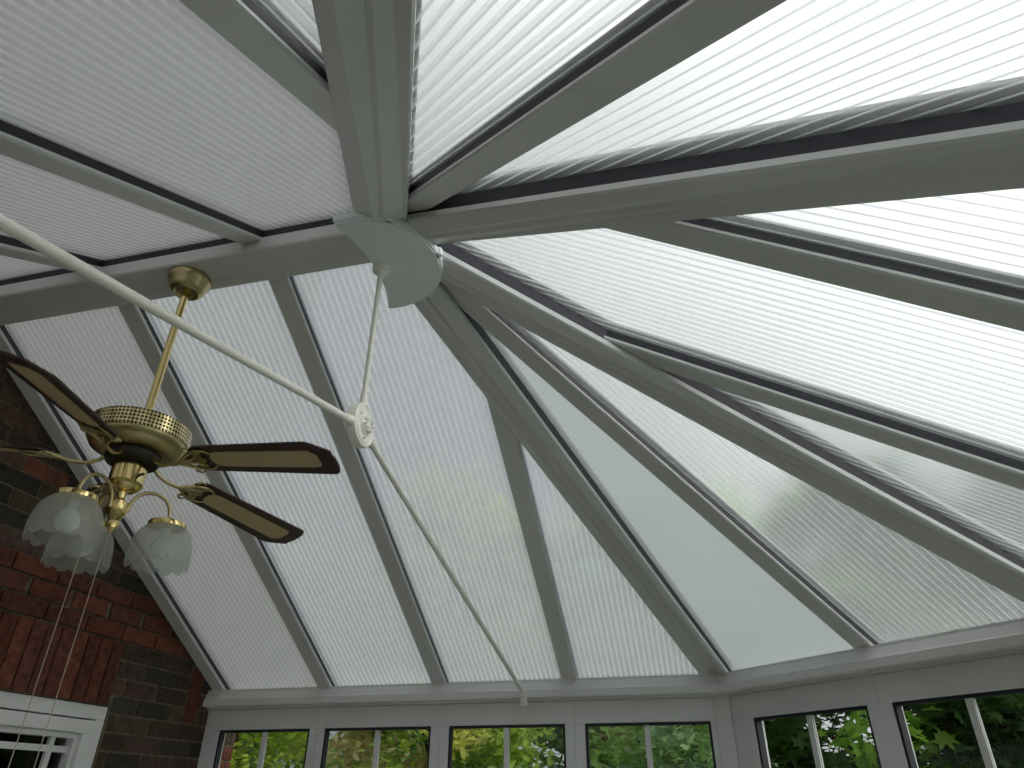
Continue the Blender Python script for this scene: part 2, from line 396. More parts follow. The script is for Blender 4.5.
def panel(face, pts, m, rib, label=None):
    poly = inset([Vector(p) for p in pts], .0045)
    n3 = pnormal(face); nn, d_ = FACES[face]
    def q(p, h): 
        v = Vector((p.x, p.y, planez(face, p.x, p.y))) + n3*h
        return P(*v)
    cen = sum(poly, Vector((0,0)))/len(poly); base = q(cen, TH0)
    mb = MB(); k = len(poly)
    mb.add([q(p, TH0) for p in poly], [tuple(range(k))]); mb.add([q(p, TH1) for p in poly], [tuple(range(k))])
    o = rp(mb, 'roof_panel', m, base=base)
    o.data.materials.append({M_CLEAR: M_CLEAR_UP, M_HAZE: M_HAZE_UP, M_HAZE_SHADED: M_HAZE_SHADED_UP, M_SOFT: M_SOFT_UP}[m]); o.data.polygons[1].material_index = 1
    ac = Vector((-nn.y, nn.x)); c0 = min(ac.dot(p) for p in poly); uvl = o.data.uv_layers.new(name='flute')
    for li in range(2*k):
        p = poly[o.data.loops[li].vertex_index % k]; uvl.data[li].uv = ((ac.dot(p)-c0)/PITCH+.5, along_of(p, nn))
    if label: o['label'] = label
    along = nn; across = Vector((-nn.y, nn.x))
    cs = [across.dot(p) for p in poly]; c = min(cs)+PITCH*.5; rb = MB()
    while c < max(cs):
        iv = clip_line(poly, across, along, c)
        if iv and iv[1]-iv[0] > .004:
            a_ = along*iv[0]+across*c; b_ = along*iv[1]+across*c
            rb.add([q(a_, TH0+.0002), q(b_, TH0+.0002), q(b_, TH1-.0002), q(a_, TH1-.0002)], [(0,1,2,3)])
        c += PITCH
    rp(rb, 'rib', rib, parent=o, base=base)
    o.children[0]['kind'] = 'stuff'
    return o
E_ = .055   # sheets run out over the eaves beam
def hipx(c, y): return c[0]*abs(y)/abs(c[1])
WE = W+E_
for s, f in ((1,'S'), (-1,'S2')):
    xs = [XW+.01, XB, XC]
    panel(f, [(XW+.022, 0), (XB, 0), (XB, s*WE), (XW+.022, s*WE)], M_HAZE_SHADED, M_RIB)
    panel(f, [(XB, 0), (XC, 0), (XC, s*WE), (XB, s*WE)], M_HAZE if s > 0 else M_HAZE_SHADED, M_RIB)
    panel(f, [(XC, 0), (0, 0), (XD, s*W*XD/A[0]), (XD, s*WE), (XC, s*WE)], M_HAZE if s > 0 else M_HAZE_SHADED, M_RIB)
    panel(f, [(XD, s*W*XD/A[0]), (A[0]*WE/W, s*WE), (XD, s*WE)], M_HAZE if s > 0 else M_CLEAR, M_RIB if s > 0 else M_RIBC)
ke = (d1+E_)/d1
for s, f in ((1,'F1'), (-1,'F3')):
    a_ = Vector((A[0], s*A[1]))*ke; b_ = Vector((B[0], s*B[1]))*ke; m_ = Vector(M1 if s > 0 else M3)*ke
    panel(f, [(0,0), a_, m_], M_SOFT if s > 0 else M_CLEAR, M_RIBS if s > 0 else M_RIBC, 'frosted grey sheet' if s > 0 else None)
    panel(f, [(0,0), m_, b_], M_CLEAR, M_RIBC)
kb = (B[0]+E_)/B[0]; th = B[0]*JY/B[1]
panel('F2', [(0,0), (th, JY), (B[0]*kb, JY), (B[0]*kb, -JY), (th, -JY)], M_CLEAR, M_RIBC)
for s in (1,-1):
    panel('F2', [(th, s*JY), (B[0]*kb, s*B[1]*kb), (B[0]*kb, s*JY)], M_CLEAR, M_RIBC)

# ------------------------------------------------------------------ eaves, windows, dwarf walls
PATH = [(XW, W), A, B, B2, A2, (XW, -W)]
def seg_frame(i):
    a = Vector(PATH[i]); b = Vector(PATH[i+1]); d = (b-a).normalized(); n = Vector((-d.y, d.x)); 
    if n.dot((a+b)/2 - Vector((0,0))) < 0: n = -n
    return a, b, d, n
def mitre(i, j_end, off):
    """plan point on the path offset outward by off, at start (0) or end (1) of segment i"""
    a, b, d, n = seg_frame(i)
    k = i + j_end
    if k in (0, 5):
        p = (a if j_end == 0 else b) + n*off
        return p
    i2 = i-1 if j_end == 0 else i+1
    a2, b2, d2, n2 = seg_frame(i2)
    p = a + n*off; q = a2 + n2*off; den = d.x*d2.y-d.y*d2.x
    t_ = ((q.x-p.x)*d2.y-(q.y-p.y)*d2.x)/den
    return p + d*t_
def sweep_seg(mb, i, prof):
    mb.loft([[P(*mitre(i, e, o), z) for o, z in prof] for e in (0, 1)]); return mb
BEAM = [(0, -.001), (0,-.008), (-.010, -.034), (-.018, -.037), (-.018, -.060), (-.014, -.063), (.012, -.063), (.012, -.070), (.088, -.070), (.088, -.052)]
GUT = [(.088, -.055), (.088, -.02), (.093, -.02), (.093, -.05), (.135, -.05), (.135, -.02), (.140, -.02), (.140, -.055)]
for i in range(5):
    o = sweep_seg(MB(), i, BEAM).build('trim_%d' % (i+1), M_UPVC, base=P(*((Vector(PATH[i])+Vector(PATH[i+1]))/2), 0)); tag(o, kind='structure', label='white eaves beam under the roof sheets')
    g_ = sweep_seg(MB(), i, GUT); tag(g_.build('trim_%d' % (i+6), M_UPVC, base=P(*((Vector(PATH[i])+Vector(PATH[i+1]))/2), -.03)), kind='structure')
ZS = (0.62-ZE)/S     # sill height, plan units
ZT = -.0705; OPT = -.144
DI, DO = .030, .078
wn = 0
bays = {0: [(XW, -.816), (-.816, -.320), (-.320, .181), (.181, .684)], 1: [(0, .5575), (.5575, 1.103)],
        2: [(0, .475), (.475, .949), (.949, 1.424)]}
opens = {0: [(-1.241, -.848), (-.785, -.356), (-.286, .145), (.216, .645)], 1: [(.105, .520), (.595, .998)],
         2: [(.08, .44), (.51, .914), (.984, 1.344)]}
def add_window(i, s0, s1, o0, o1, first, last, rev):
    global wn
    wn += 1
    a, b, d, n = seg_frame(i)
    L = (b-a).length
    def pt(s, off, z): 
        q = a + d*s + n*off; return P(q.x, q.y, z)
    e = tag(empty('window_%d' % wn, pt((s0+s1)/2, DI, ZS)), kind='structure'); base = Vector(e.location)
    def endp(s, off, isend):
        if isend == 0: return mitre(i, 0, off)
        if isend == 1: return mitre(i, 1, off)
        return a + d*s + n*off
    f0 = 0 if first else None; f1 = 1 if last else None
    mb = MB()
    def slab(sa, ea, sb, eb, z0, z1, di=DI, do=DO):
        q = [endp(sa, di, ea), endp(sb, di, eb), endp(sb, do, eb), endp(sa, do, ea)]
        mb.loft([[P(p.x, p.y, z) for p in q] for z in (z0, z1)])
    g_ = .0001
    slab(s0+(0 if first else g_), f0, s1-(0 if last else g_), f1, OPT, ZT)          # head
    slab(s0+(0 if first else g_), f0, s1-(0 if last else g_), f1, ZS, ZS+.06)       # bottom rail
    slab(s0+(0 if first else g_), f0, o0, None, ZS+.06, OPT); slab(o1, None, s1-(0 if last else g_), f1, ZS+.06, OPT)
    fr = mb.build('window_frame', M_UPVC, bevel=.002); fr.location = Vector(fr.location)-base; fr.parent = e
    # gasket around the glass
    gk = MB(); k = .006
    for (p0, p1, z0, z1) in ((o0, o1, OPT-k*1.4, OPT), (o0, o1, ZS+.06, ZS+.06+k), (o0, o0+k*1.3, ZS+.06+k, OPT-k*1.4), (o1-k*1.3, o1, ZS+.06+k, OPT-k*1.4)):
        q = [a+d*p0+n*(DI+.004), a+d*p1+n*(DI+.004), a+d*p1+n*(DI+.030), a+d*p0+n*(DI+.030)]
        gk.loft([[P(p.x, p.y, z) for p in q] for z in (z0, z1)])
    o = gk.build('gasket', M_BLACK); o.location = Vector(o.location)-base; o.parent = e
    # glass: one sealed unit
    gl = MB(); q = [a+d*(o0+.003)+n*(DI+.016), a+d*(o1-.003)+n*(DI+.016)]
    gl.add([P(q[0].x,q[0].y,ZS+.063), P(q[1].x,q[1].y,ZS+.063), P(q[1].x,q[1].y,OPT-.003), P(q[0].x,q[0].y,OPT-.003)], [(0,1,2,3)])
    o = gl.build('pane', M_GLASS); o.location = Vector(o.location)-base; o.parent = e
    # slim glazing bar down the middle of the pane
    gb = MB(); m0 = (o0+o1)/2
    for dd in (DI+.0095, DI+.018):
        q = [a+d*(m0-.0095)+n*dd, a+d*(m0+.0095)+n*dd, a+d*(m0+.0095)+n*(dd+.005), a+d*(m0-.0095)+n*(dd+.005)]
        gb.loft([[P(p.x, p.y, z) for p in q] for z in (ZS+.067, OPT-k*1.4)])
    o = gb.build('glazing_bar', M_UPVC); o.location = Vector(o.location)-base; o.parent = e
for i in range(5):
    a, b, d, n = seg_frame(i); L = (b-a).length
    key = i if i < 3 else 4-i
    bs = bays[key]; os_ = opens[key]
    if key == 0: bs = [(x0-XW, x1-XW) for x0, x1 in bs]; os_ = [(x0-XW, x1-XW) for x0, x1 in os_]
    if i > 2: bs = [(L-y, L-x) for x, y in bs[::-1]]; os_ = [(L-y, L-x) for x, y in os_[::-1]]
    for j, ((x0, x1), (y0, y1)) in enumerate(zip(bs, os_)):
        if j == len(bs)-1: x1 = L
        if j == 0: x0 = 0
        add_window(i, x0, x1, y0, y1, j == 0, j == len(bs)-1, i > 2)
# corner posts
for k in range(1, 5):
    p0 = mitre(k, 0, .016); p1 = mitre(k, 0, .0295)
    a, b, d, n = seg_frame(k); a_, b_, d_, n_ = seg_frame(k-1)
    c_ = Vector(PATH[k])
    q = [mitre(k,0,.0215)+d*.030, mitre(k,0,.0215)-d_*.030, mitre(k,0,.0298)-d_*.030, mitre(k,0,.0298), mitre(k,0,.0298)+d*.030]
    mb = MB().loft([[P(p.x, p.y, z) for p in q] for z in (ZS, ZT+.002)])
    tag(mb.build('trim_%d' % (k+10), M_UPVC, bevel=.002, base=P(*mitre(k,0,.025), ZS)), kind='structure', label='white corner post between the window frames')
# dwarf walls and window sill
for i in range(5):
    nm = ['wall_far', 'wall_right_far', 'wall_right', 'wall_right_near', 'wall_near'][i]
    mb = MB().loft([[Vector((S*p.x, S*p.y, z)) for p in (mitre(i,0,.02), mitre(i,1,.02), mitre(i,1,.16), mitre(i,0,.16))] for z in (0, .585)])
    tag(mb.build(nm, M_PLASTER, base=(S*(PATH[i][0]+PATH[i+1][0])/2, S*(PATH[i][1]+PATH[i+1][1])/2, 0)), kind='structure')
    mb = MB().loft([[Vector((S*p.x, S*p.y, z)) for p in (mitre(i,0,-.05), mitre(i,1,-.05), mitre(i,1,.10), mitre(i,0,.10))] for z in (.586, .618)])
    tag(mb.build('trim_%d' % (i+15), M_UPVC, bevel=.003, base=(S*(PATH[i][0]+PATH[i+1][0])/2, S*(PATH[i][1]+PATH[i+1][1])/2, .586)), kind='structure')
# floor and ground
mb = MB(); q = [mitre(0,0,.15)] + [mitre(i,1,.15) for i in range(5)]
mb.loft([[Vector((S*p.x, S*p.y, z)) for p in q] for z in (-.12, -.001)])
tag(mb.build('floor', M_FLOOR), kind='structure')
mb = MB(); mb.box((-14,-16,-.30), (30, 30, -.121)); tag(mb.build('ground', M_GRASS), kind='structure')

# ------------------------------------------------------------------ brick house wall
ORANGE = [(.135,.047,.030), (.15,.053,.032), (.115,.042,.029), (.125,.047,.036)]
BROWN = [(.085,.055,.040), (.065,.048,.036), (.100,.058,.042), (.090,.055,.045), (.050,.042,.034)]
xw = S*XW
WY0, WY1, WZ0, WZ1 = S*-.30, S*1.000, ZE+S*-.80, ZE+S*-.112       # opening of the house window
YE0, YE1 = -3.2, S*1.745
bricks = []   # (y0,y1,z0,z1,depth,colour)
BH, BL, J = .065, .215, .010
z_band = ZE + S*.090
nrow0 = -int((z_band)/(BH+J))
k = nrow0
def jit(c): 
    f = random.uniform(.75, 1.25); return tuple(x*f for x in c)
while True:
    z0 = z_band + k*(BH+J) + J/2
    if z0 > 6.4: break
    z1 = z0+BH
    off = (k % 2)*(BL+J)/2
    y = YE0 - off
    while y < YE1:
        a_, b_ = max(y, YE0), min(y+BL, YE1)
        y += BL+J
        if b_-a_ < .03: continue
        in_band = 0 <= k <= 2
        if z1 < .02: continue
        # cut out: window opening, soldier course, upright brick by the eaves
        segs = [(a_, b_)]
        def cut(segs, c0, c1):
            o = []
            for p, q in segs:
                if q <= c0 or p >= c1: o.append((p, q))
                else:
                    if p < c0-.03: o.append((p, c0-J))
                    if q > c1+.03: o.append((c1+J, q))
            return o
        if k < 0 and z1 > WZ1 - .0:
            segs = cut(segs, WY0-.06, S*.985)
            segs = cut(segs, S*1.385, S*1.452) if z1 > ZE-S*.135 else segs
        if z0 < WZ1 and z1 > WZ0: segs = cut(segs, WY0, WY1)
        for p, q in segs:
            if in_band:
                col = jit(random.choice(ORANGE)); dep = .012
                if k == 1: q -= .018; dep = .010
                if p > S*.2 or True: pass
            else:
                col = jit(random.choice(BROWN)); dep = .004
                if random.random() < .12: col = jit((.16,.06,.04))
            if q-p > .02: bricks.append((p, q, z0, z1, dep, col))
    k += 1
y = WY0-.06
while y < S*.985-.03:
    bricks.append((y, min(y+BH, S*.985), WZ1+.004, z_band-J/2, .010, jit(random.choice(ORANGE)))); y += BH+J
bricks.append((S*1.385, S*1.452, ZE-S*.125, ZE+S*.06, .008, jit(ORANGE[1])))
mb = MB(); cols = []
for y0, y1, z0, z1, dep, c in bricks:
    mb.box((xw-.06, y0, z0), (xw+dep, y1, z1)); cols += [c]*8
# the wall is one mesh: mortar bed in pieces around the opening + bricks
wb = len(mb.v)
for lo, hi in (((xw-.22, YE0, 0), (xw, WY0, 6.45)), ((xw-.22, WY1, 0), (xw, YE1, 6.45)), ((xw-.22, WY0, 0), (xw, WY1, WZ0)), ((xw-.22, WY0, WZ1), (xw, WY1, 6.45))):
    mb.box(lo, hi); cols += [(.15,.13,.09)]*8
wall = mb.build('wall_left', M_BRICK, bevel=0)
ca = wall.data.color_attributes.new('tone', 'FLOAT_COLOR', 'POINT')
for i_, c in enumerate(cols): ca.data[i_].color = (*c, 1)
tag(wall, 'brown and orange brick house wall', kind='structure')
# house window in it
wn += 1
hw = tag(empty('window_%d' % wn, (xw, (WY0+WY1)/2, WZ0)), kind='structure', label='white framed house window in the brick wall'); hb = Vector(hw.location)
def hpart(m_, name, mt, bev=0):
    o = m_.build(name, mt, bevel=bev); o.location = -hb; o.parent = hw; return o
def frame_boxes(y0, y1, z0, z1, wdt, x0, x1):
    m_ = MB()
    m_.box((x0,y0,z1-wdt), (x1,y1,z1)); m_.box((x0,y0,z0), (x1,y1,z0+wdt)); m_.box((x0,y0,z0+wdt), (x1,y0+wdt,z1-wdt)); m_.box((x0,y1-wdt,z0+wdt), (x1,y1,z1-wdt)); return m_
y0, y1, z0, z1 = WY0+.003, WY1-.003, WZ0+.003, WZ1-.003
hpart(frame_boxes(y0, y1, z0, z1, .055, xw-.09, xw-.004), 'window_frame', M_UPVC, .003)
hpart(frame_boxes(y0+.062, y1-.062, z0+.062, z1-.062, .052, xw-.075, xw+.008), 'sash', M_UPVC, .004)
i0, i1, j0, j1 = y0+.114, y1-.114, z0+.114, z1-.114
hpart(frame_boxes(i0+.001, i1-.001, j0+.001, j1-.001, .020, xw-.07, xw-.012), 'glazing_bead', M_UPVC)
gb = MB()
yb = i1-.125
for yy in (i0+.125, (i0+i1)/2-.013, yb): gb.box((xw-.045, yy, j0+.02), (xw-.030, yy+.026, j1-.02))
for zz in (j1-.075, j0+.06, (j0+j1)/2): 
    ys = [i0+.02, i0+.125, i0+.151, (i0+i1)/2-.013, (i0+i1)/2+.013, yb, yb+.026, i1-.02]
    for q in range(0, 8, 2): gb.box((xw-.044, ys[q], zz), (xw-.031, ys[q+1], zz+.024))
hpart(gb, 'glazing_bar', M_UPVC)
gl = MB(); gl.add([(xw-.05,i0+.018,j0+.018),(xw-.05,i1-.018,j0+.018),(xw-.05,i1-.018,j1-.018),(xw-.05,i0+.018,j1-.018)], [(0,1,2,3)]); hpart(gl, 'pane', glass_mat('house_window_glass', (.55,.58,.6)))
# dark room behind it
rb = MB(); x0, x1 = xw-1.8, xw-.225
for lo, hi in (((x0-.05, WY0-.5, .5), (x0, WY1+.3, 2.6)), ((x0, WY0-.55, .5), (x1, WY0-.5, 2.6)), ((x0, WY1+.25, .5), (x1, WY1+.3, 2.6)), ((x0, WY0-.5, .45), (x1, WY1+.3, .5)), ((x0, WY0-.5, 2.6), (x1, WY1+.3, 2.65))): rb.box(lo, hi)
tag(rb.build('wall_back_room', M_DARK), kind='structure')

# ------------------------------------------------------------------ ridge-end cover plate
base = P(.014, -.004, .702)
cov = tag(empty('boss_cover', base), 'white half-round cover plate where the hip beams meet', 'cover plate')
# outline measured as a half disc with a slightly hollow inner edge
def cover_outline(k=1.0):
    o = []
    for i_ in range(33):
        a_ = radians(-100 + 200*i_/32); R_ = .156*k; o.append((-.022+R_*cos(a_), R_*sin(a_)))
    for i_ in range(1, 12):
        u = 1-2*i_/12; o.append((-.049-(0) + .030*(1-u*u), .1536*u*k))
    return o
sc_ = lambda pts: [(S*x, S*y) for x, y in pts]
MB().prism(sc_(cover_outline()), 0, .008).build('plate', M_PLATE, cov)
# raised rim along the curved edge
mb = MB(); rings = []
for i_ in range(41):
    a_ = radians(-100 + 200*i_/40)
    rings.append([Vector((S*(-.022+r_*cos(a_)), S*r_*sin(a_), z_)) for r_, z_ in ((.150, .006), (.160, .006), (.163, .014), (.163, .026), (.158, .032), (.150, .032))])
mb.loft(rings); mb.build('rim', M_PLATE, cov, smooth=True)
mb = MB()
for a_ in (-55, 0, 55):
    mb = MB(); c_ = radians(a_); M_ = Matrix.Translation((S*(-.022+.161*cos(c_)), S*.161*sin(c_), .006)); mb.lathe([(.010,0),(.012,.004),(.012,.022),(.008,.03)], 12, M_)
    mb.build('rim_clip', M_PLATE, cov)
mb = MB(); mb.prism(sc_([(x*.45+.055, y*.5) for x, y in cover_outline()]), .008, S*(.780-.702-.012)); mb.build('packing_block', M_BAR, cov)

# ------------------------------------------------------------------ tie bar assembly
ZB = .281
tb = tag(empty('tie_bar', P(.009,0,ZB)), 'white steel roof tie bar with a round centre boss hanging below the ridge end', 'tie bar')
Mx = Matrix.Rotation(pi/2, 4, 'Y')
mb = MB(); R = .047*S; 
mb.lathe([(R*.70,-.015),(R*.93,-.0135),(R,-.009),(R,.009),(R*.97,.0135),(R*.88,.0155),(R*.85,.0135),(R*.82,.0135),(R*.79,.0155),(R*.60,.0155)], 56, Mx)
boss = mb.build('boss', M_ROD, tb, smooth=True)
mb = MB(); mb.lathe([(.030,0),(.030,.003),(.026,.006),(.018,.006),(.014,.010),(.007,.013),(.001,.013)], 32, Matrix.Translation((.0150,0,0)) @ Mx)
for q in range(8):
    a_ = 2*pi*q/8; mb.tube([(.0210, .012*cos(a_), .012*sin(a_)), (.0265, .018*cos(a_), .018*sin(a_)), (.0215, .026*cos(a_+.25), .026*sin(a_+.25))], [.0035,.006,.002], 8)
mb.build('rosette', M_ROD, boss, smooth=True)
M_SCREW = mat('screw_steel', (.30,.29,.27), .4, .6)
for q in range(3):
    a_ = 2*pi*q/3+.5; MB().lathe([(.0026,0),(.0026,.002),(.0015,.003)], 10, Matrix.Translation((.0153,.040*cos(a_),.040*sin(a_))) @ Mx).build('screw', M_SCREW, boss)
slope = .2235
RR = .0072*S
for s in (1, -1):
    dy = s; d3 = Vector((0, s, -slope)).normalized()
    a_ = d3*(R*.96); yend = (W-.005)*S; b_ = d3*(yend/ d3.y * s)
    rod = MB().tube([a_+d3*.03, b_], RR, 16).build('tie_rod', M_ROD, tb, smooth=True)
    MB().tube([a_-d3*.006, a_+d3*.006, a_+d3*.012, a_+d3*.030, a_+d3*.034], [.0145,.0145,.0125,.0122,RR*1.02], 18).build('collar', M_ROD, rod, smooth=True)
    # bracket on the eaves beam
    c_ = b_; yb_ = s*(S*(W-.020))
    mb = MB(); mb.box((-.016, min(yb_, yb_-s*.012), c_.z-.050), (.016, max(yb_, yb_-s*.012), c_.z+.030))
    mb.tube([(0, yb_-s*.010, c_.z+.002), (0, yb_-s*.028, c_.z+.006)], .014, 14)
    br = mb.build('eaves_bracket', M_ROD, tb, bevel=.002)
    mb = MB(); mb.lathe([(.009,0),(.009,.010),(.006,.014)], 12, Matrix.Translation((0, yb_-s*.012, c_.z-.032)) @ Matrix.Rotation(s*pi/2, 4, 'X')); mb.build('bolt', M_ROD, br)
top = S*(.702-ZB)-.001
hr = MB().tube([(0,0,R*.96+.02), (0,0,top-.012)], .0062*S, 16).build('hanger_rod', M_ROD, tb, smooth=True)
MB().tube([(0,0,R*.90),(0,0,R*.96+.006),(0,0,R*.96+.012),(0,0,R*.96+.034),(0,0,R*.96+.038)], [.0140,.0140,.0118,.0112,.0087], 18).build('collar', M_ROD, hr, smooth=True)
MB().lathe([(.0087,top-.030),(.0115,top-.026),(.016,top-.018),(.027,top-.013),(.028,top-.005),(.028,top)], 28).build('ceiling_cap', M_ROD, hr, smooth=True)

# ------------------------------------------------------------------ ceiling fan
FX = -.530
fan = tag(empty('ceiling_fan', P(FX, 0, H)), 'brass ceiling fan with cane panelled dark wood blades and frosted glass light shades', 'ceiling fan')
def fz(z): return S*(z-H)       # local height
MB().lathe([(S*.050,fz(.7795)),(S*.052,fz(.772)),(S*.051,fz(.762)),(S*.046,fz(.757)),(S*.043,fz(.742)),(S*.036,fz(.731)),(S*.030,fz(.727)),(S*.028,fz(.728)),(S*.024,fz(.735)),(S*.012,fz(.737))], 10*4).build('canopy', M_ABRASS, fan, smooth=True)
MB().tube([(0,0,fz(.745)), (0,0,fz(.362))], S*.0088, 20).build('downrod', M_BRASS, fan, smooth=True)
mot = MB().lathe([(S*.012,fz(.372)),(S*.018,fz(.371)),(S*.024,fz(.362)),(S*.058,fz(.352)),(S*.094,fz(.3455)),(S*.100,fz(.343))], 64).build('motor_top', M_BRASS, fan, smooth=True)
mb = MB(); n = 96; z0_, z1_ = fz(.343), fz(.301)
Rb = S*.104
prof = [(Rb-.004, z1_), (Rb, z1_+.003), (Rb, z0_-.003), (Rb-.004, z0_)]
mb.lathe(prof, n, caps=False); bd = mb.build('pierced_band', M_BAND, fan, smooth=True)
uvl = bd.data.uv_layers.new(name='band')
for pol in bd.data.polygons:
    us = []
    for li in pol.loop_indices:
        co = bd.data.vertices[bd.data.loops[li].vertex_index].co; us.append((li, (math.atan2(co.y, co.x)/(2*pi)) % 1.0, (co.z-z1_)/(z0_-z1_)))
    mx = max(u for _, u, _ in us)
    for li, u, v in us:
        if mx-u > .5: u += 1
        uvl.data[li].uv = (u, v)
MB().lathe([(S*.101,fz(.301)),(S*.100,fz(.296)),(S*.094,fz(.286)),(S*.083,fz(.279)),(S*.072,fz(.276)),(S*.060,fz(.274))], 64).build('motor_bowl', M_ABRASS, fan, smooth=True)
MB().lathe([(S*.056,fz(.2745)),(S*.057,fz(.262)),(S*.052,fz(.252)),(S*.030,fz(.249))], 40).build('flywheel', M_DARKM, fan, smooth=True)
# switch housing and fitter
MB().lathe([(S*.026,fz(.2485)),(S*.034,fz(.247)),(S*.035,fz(.243)),(S*.035,fz(.208)),(S*.037,fz(.204)),(S*.034,fz(.197)),(S*.022,fz(.189)),(S*.010,fz(.185)),(S*.008,fz(.172)),(S*.012,fz(.166)),(S*.019,fz(.163)),(S*.0195,fz(.137)),(S*.014,fz(.130)),(S*.010,fz(.122)),(S*.013,fz(.116)),(S*.011,fz(.106)),(S*.004,fz(.101)),(S*.003,fz(.096))], 40).build('switch_housing', M_BRASS, fan, smooth=True)
MB().tube([(S*.033,-.004,fz(.222)), (S*.045,-.006,fz(.222))], .004, 8).build('thumb_screw', M_DARKM, fan)
# blades: local x runs out along the blade, the root is at r
def blade_outline():
    w0, w1 = S*.040, S*.051
    r0, r1 = S*.150, S*.489
    o = [(r0+.030, -w0), (r0+.010, -w0*.8), (r0, -w0*.45), (r0, w0*.45), (r0+.010, w0*.8), (r0+.030, w0)]
    o += [(r1-.078, w1), (r1-.066, w1*.97), (r1-.056, w1*.90), (r1-.012, w1*.50), (r1-.004, w1*.40), (r1-.007, w1*.22), (r1-.002, 0), (r1-.002, -w1*.50), (r1-.009, -w1*.85), (r1-.016, -w1*.96), (r1-.026, -w1)]
    return o
def cane_outline():
    a_, b_ = S*.198, S*.452; w0, w1 = S*.0235, S*.0265; o = []
    for q in range(9): 
        t_ = pi/2+pi*q/8; o.append((a_+w0*.95+w0*.95*cos(t_), w0*sin(t_)))
    o += [(b_-.030, -w1), (b_-.006, -w1*.92), (b_, -w1*.7), (b_, w1*.45), (b_-.022, w1)]
    return o[::-1]
PHI = radians(15); DROOP = math.atan2(.038, .40)
def make_blade():
    b_ = MB().prism(blade_outline(), -.003, .003).build('blade', M_WOOD, None, bevel=.0012)
    MB().prism(cane_outline(), -.0042, -.0031).build('cane_panel', M_CANE, b_)
    # brass bracket: dips out of the flywheel, then splays into scrolls under the blade root
    mb = MB(); r0 = S*.048
    def sc3(pts): return [Vector(p) for p in pts]
    mb.tube(sc3([(r0,0,.006),(r0+.022,0,-.012),(r0+.055,0,-.024),(r0+.092,0,-.022),(r0+.125,0,-.012),(r0+.145,0,-.008)]), [.0065,.006,.0058,.006,.006,.005], 10)
    for s in (1,-1):
        mb.tube(sc3([(r0+.100,0,-.019),(r0+.120,s*.012,-.014),(r0+.142,s*.030,-.010),(r0+.168,s*.040,-.008),(r0+.196,s*.038,-.0065),(r0+.215,s*.026,-.0058)]), [.0055,.0058,.005,.0045,.004,.0025], 10)
        mb.tube(sc3([(r0+.142,s*.030,-.010),(r0+.135,s*.046,-.009),(r0+.146,s*.056,-.008),(r0+.160,s*.050,-.007)]), [.0045,.004,.0035,.002], 8)
        mb.tube(sc3([(r0+.120,s*.006,-.013),(r0+.150,s*.010,-.010),(r0+.166,s*.022,-.008),(r0+.158,s*.030,-.007)]), [.004,.004,.003,.002], 8)
    mb.prism([(r0+.118,-.010),(r0+.150,-.020),(r0+.165,-.034),(r0+.185,-.034),(r0+.178,-.012),(r0+.190,0),(r0+.178,.012),(r0+.185,.034),(r0+.165,.034),(r0+.150,.020),(r0+.118,.010)], -.0075, -.0045)
    for q in ((.172,-.024),(.172,.024),(.182,0)): mb.lathe([(.0045,-.010),(.0045,-.0075)], 10, Matrix.Translation((r0+q[0], q[1], 0)))
    mb.build('blade_bracket', M_ABRASS, b_, smooth=True)
    return b_
b0 = make_blade(); first = True
for k in range(5):
    th_ = radians(1.6 + 72*k)
    if first: o = b0; first = False
    else:
        o = b0.copy(); COL.objects.link(o)
        for ch in b0.children:
            c = ch.copy(); COL.objects.link(c); c.parent = o
    o.parent = fan
    Mt = Matrix.Translation((0, 0, fz(.266))) @ Matrix.Rotation(th_, 4, 'Z') @ Matrix.Rotation(DROOP, 4, 'Y') @ Matrix.Rotation(-PHI, 4, 'X')
    o.matrix_local = Mt @ Matrix.Diagonal((1, -1 if k == 0 else 1, 1, 1))
# light arms with shades
def shade_mesh():
    mb = MB(); n = 96; rings = []
    prof = [(.040,.056),(.047,.054),(.057,.047),(.069,.034),(.079,.014),(.084,-.012),(.0855,-.034),(.085,-.050),(.084,-.064)]
    inner = [(r-.002, z) for r, z in prof[::-1]]
    allp = prof+inner
    for idx, (r, z) in enumerate(allp):
        j_ = idx if idx < len(prof) else 2*len(prof)-1-idx
        sc__ = max(0, (j_-4)/4)
        ring = []
        for k in range(n):
            a_ = 2*pi*k/n; lob = abs(cos(a_*6)); 
            ring.append((( r*(1+.035*sc__*(lob-.5)))*cos(a_), (r*(1+.035*sc__*(lob-.5)))*sin(a_), z - .012*sc__*(lob-.6)))
        rings.append(ring)
    mb.loft(rings, caps=False); return mb
def make_arm():
    zc_ = fz(.145)
    ra = S*.104
    pts = []
    for q in range(15):
        a_ = pi - pi*1.0*q/14
        pts.append((S*.020 + (ra-S*.020)*(.5+.5*cos(a_))*1.0, 0, zc_ + .002 + S*.052*sin(a_)**.85 if 0 < q < 14 else zc_+.002))
    arm = MB().tube(pts, .0052, 12).build('light_arm', M_ABRASS, None, smooth=True)
    T = Matrix.Translation((ra, 0, zc_))
    MB().lathe([(.006,.004),(.014,.003),(.018,-.001),(.046,-.004),(.052,-.007),(.053,-.010),(.053,-.021),(.050,-.023),(.044,-.023)], 36, T).build('shade_holder', M_BRASS, arm, smooth=True)
    sh = shade_mesh(); o = sh.build('glass_shade', M_SHADE, arm, smooth=True); o.location = (ra, 0, zc_-.070); o['label'] = 'frosted scalloped glass shade'
    MB().lathe([(.012,-.022),(.0145,-.030),(.0145,-.050),(.022,-.058),(.028,-.068),(.0305,-.080),(.0285,-.093),(.020,-.103),(.008,-.107),(.001,-.108)], 28, T).build('bulb', M_BULB, arm, smooth=True)
    return arm
a0 = make_arm()
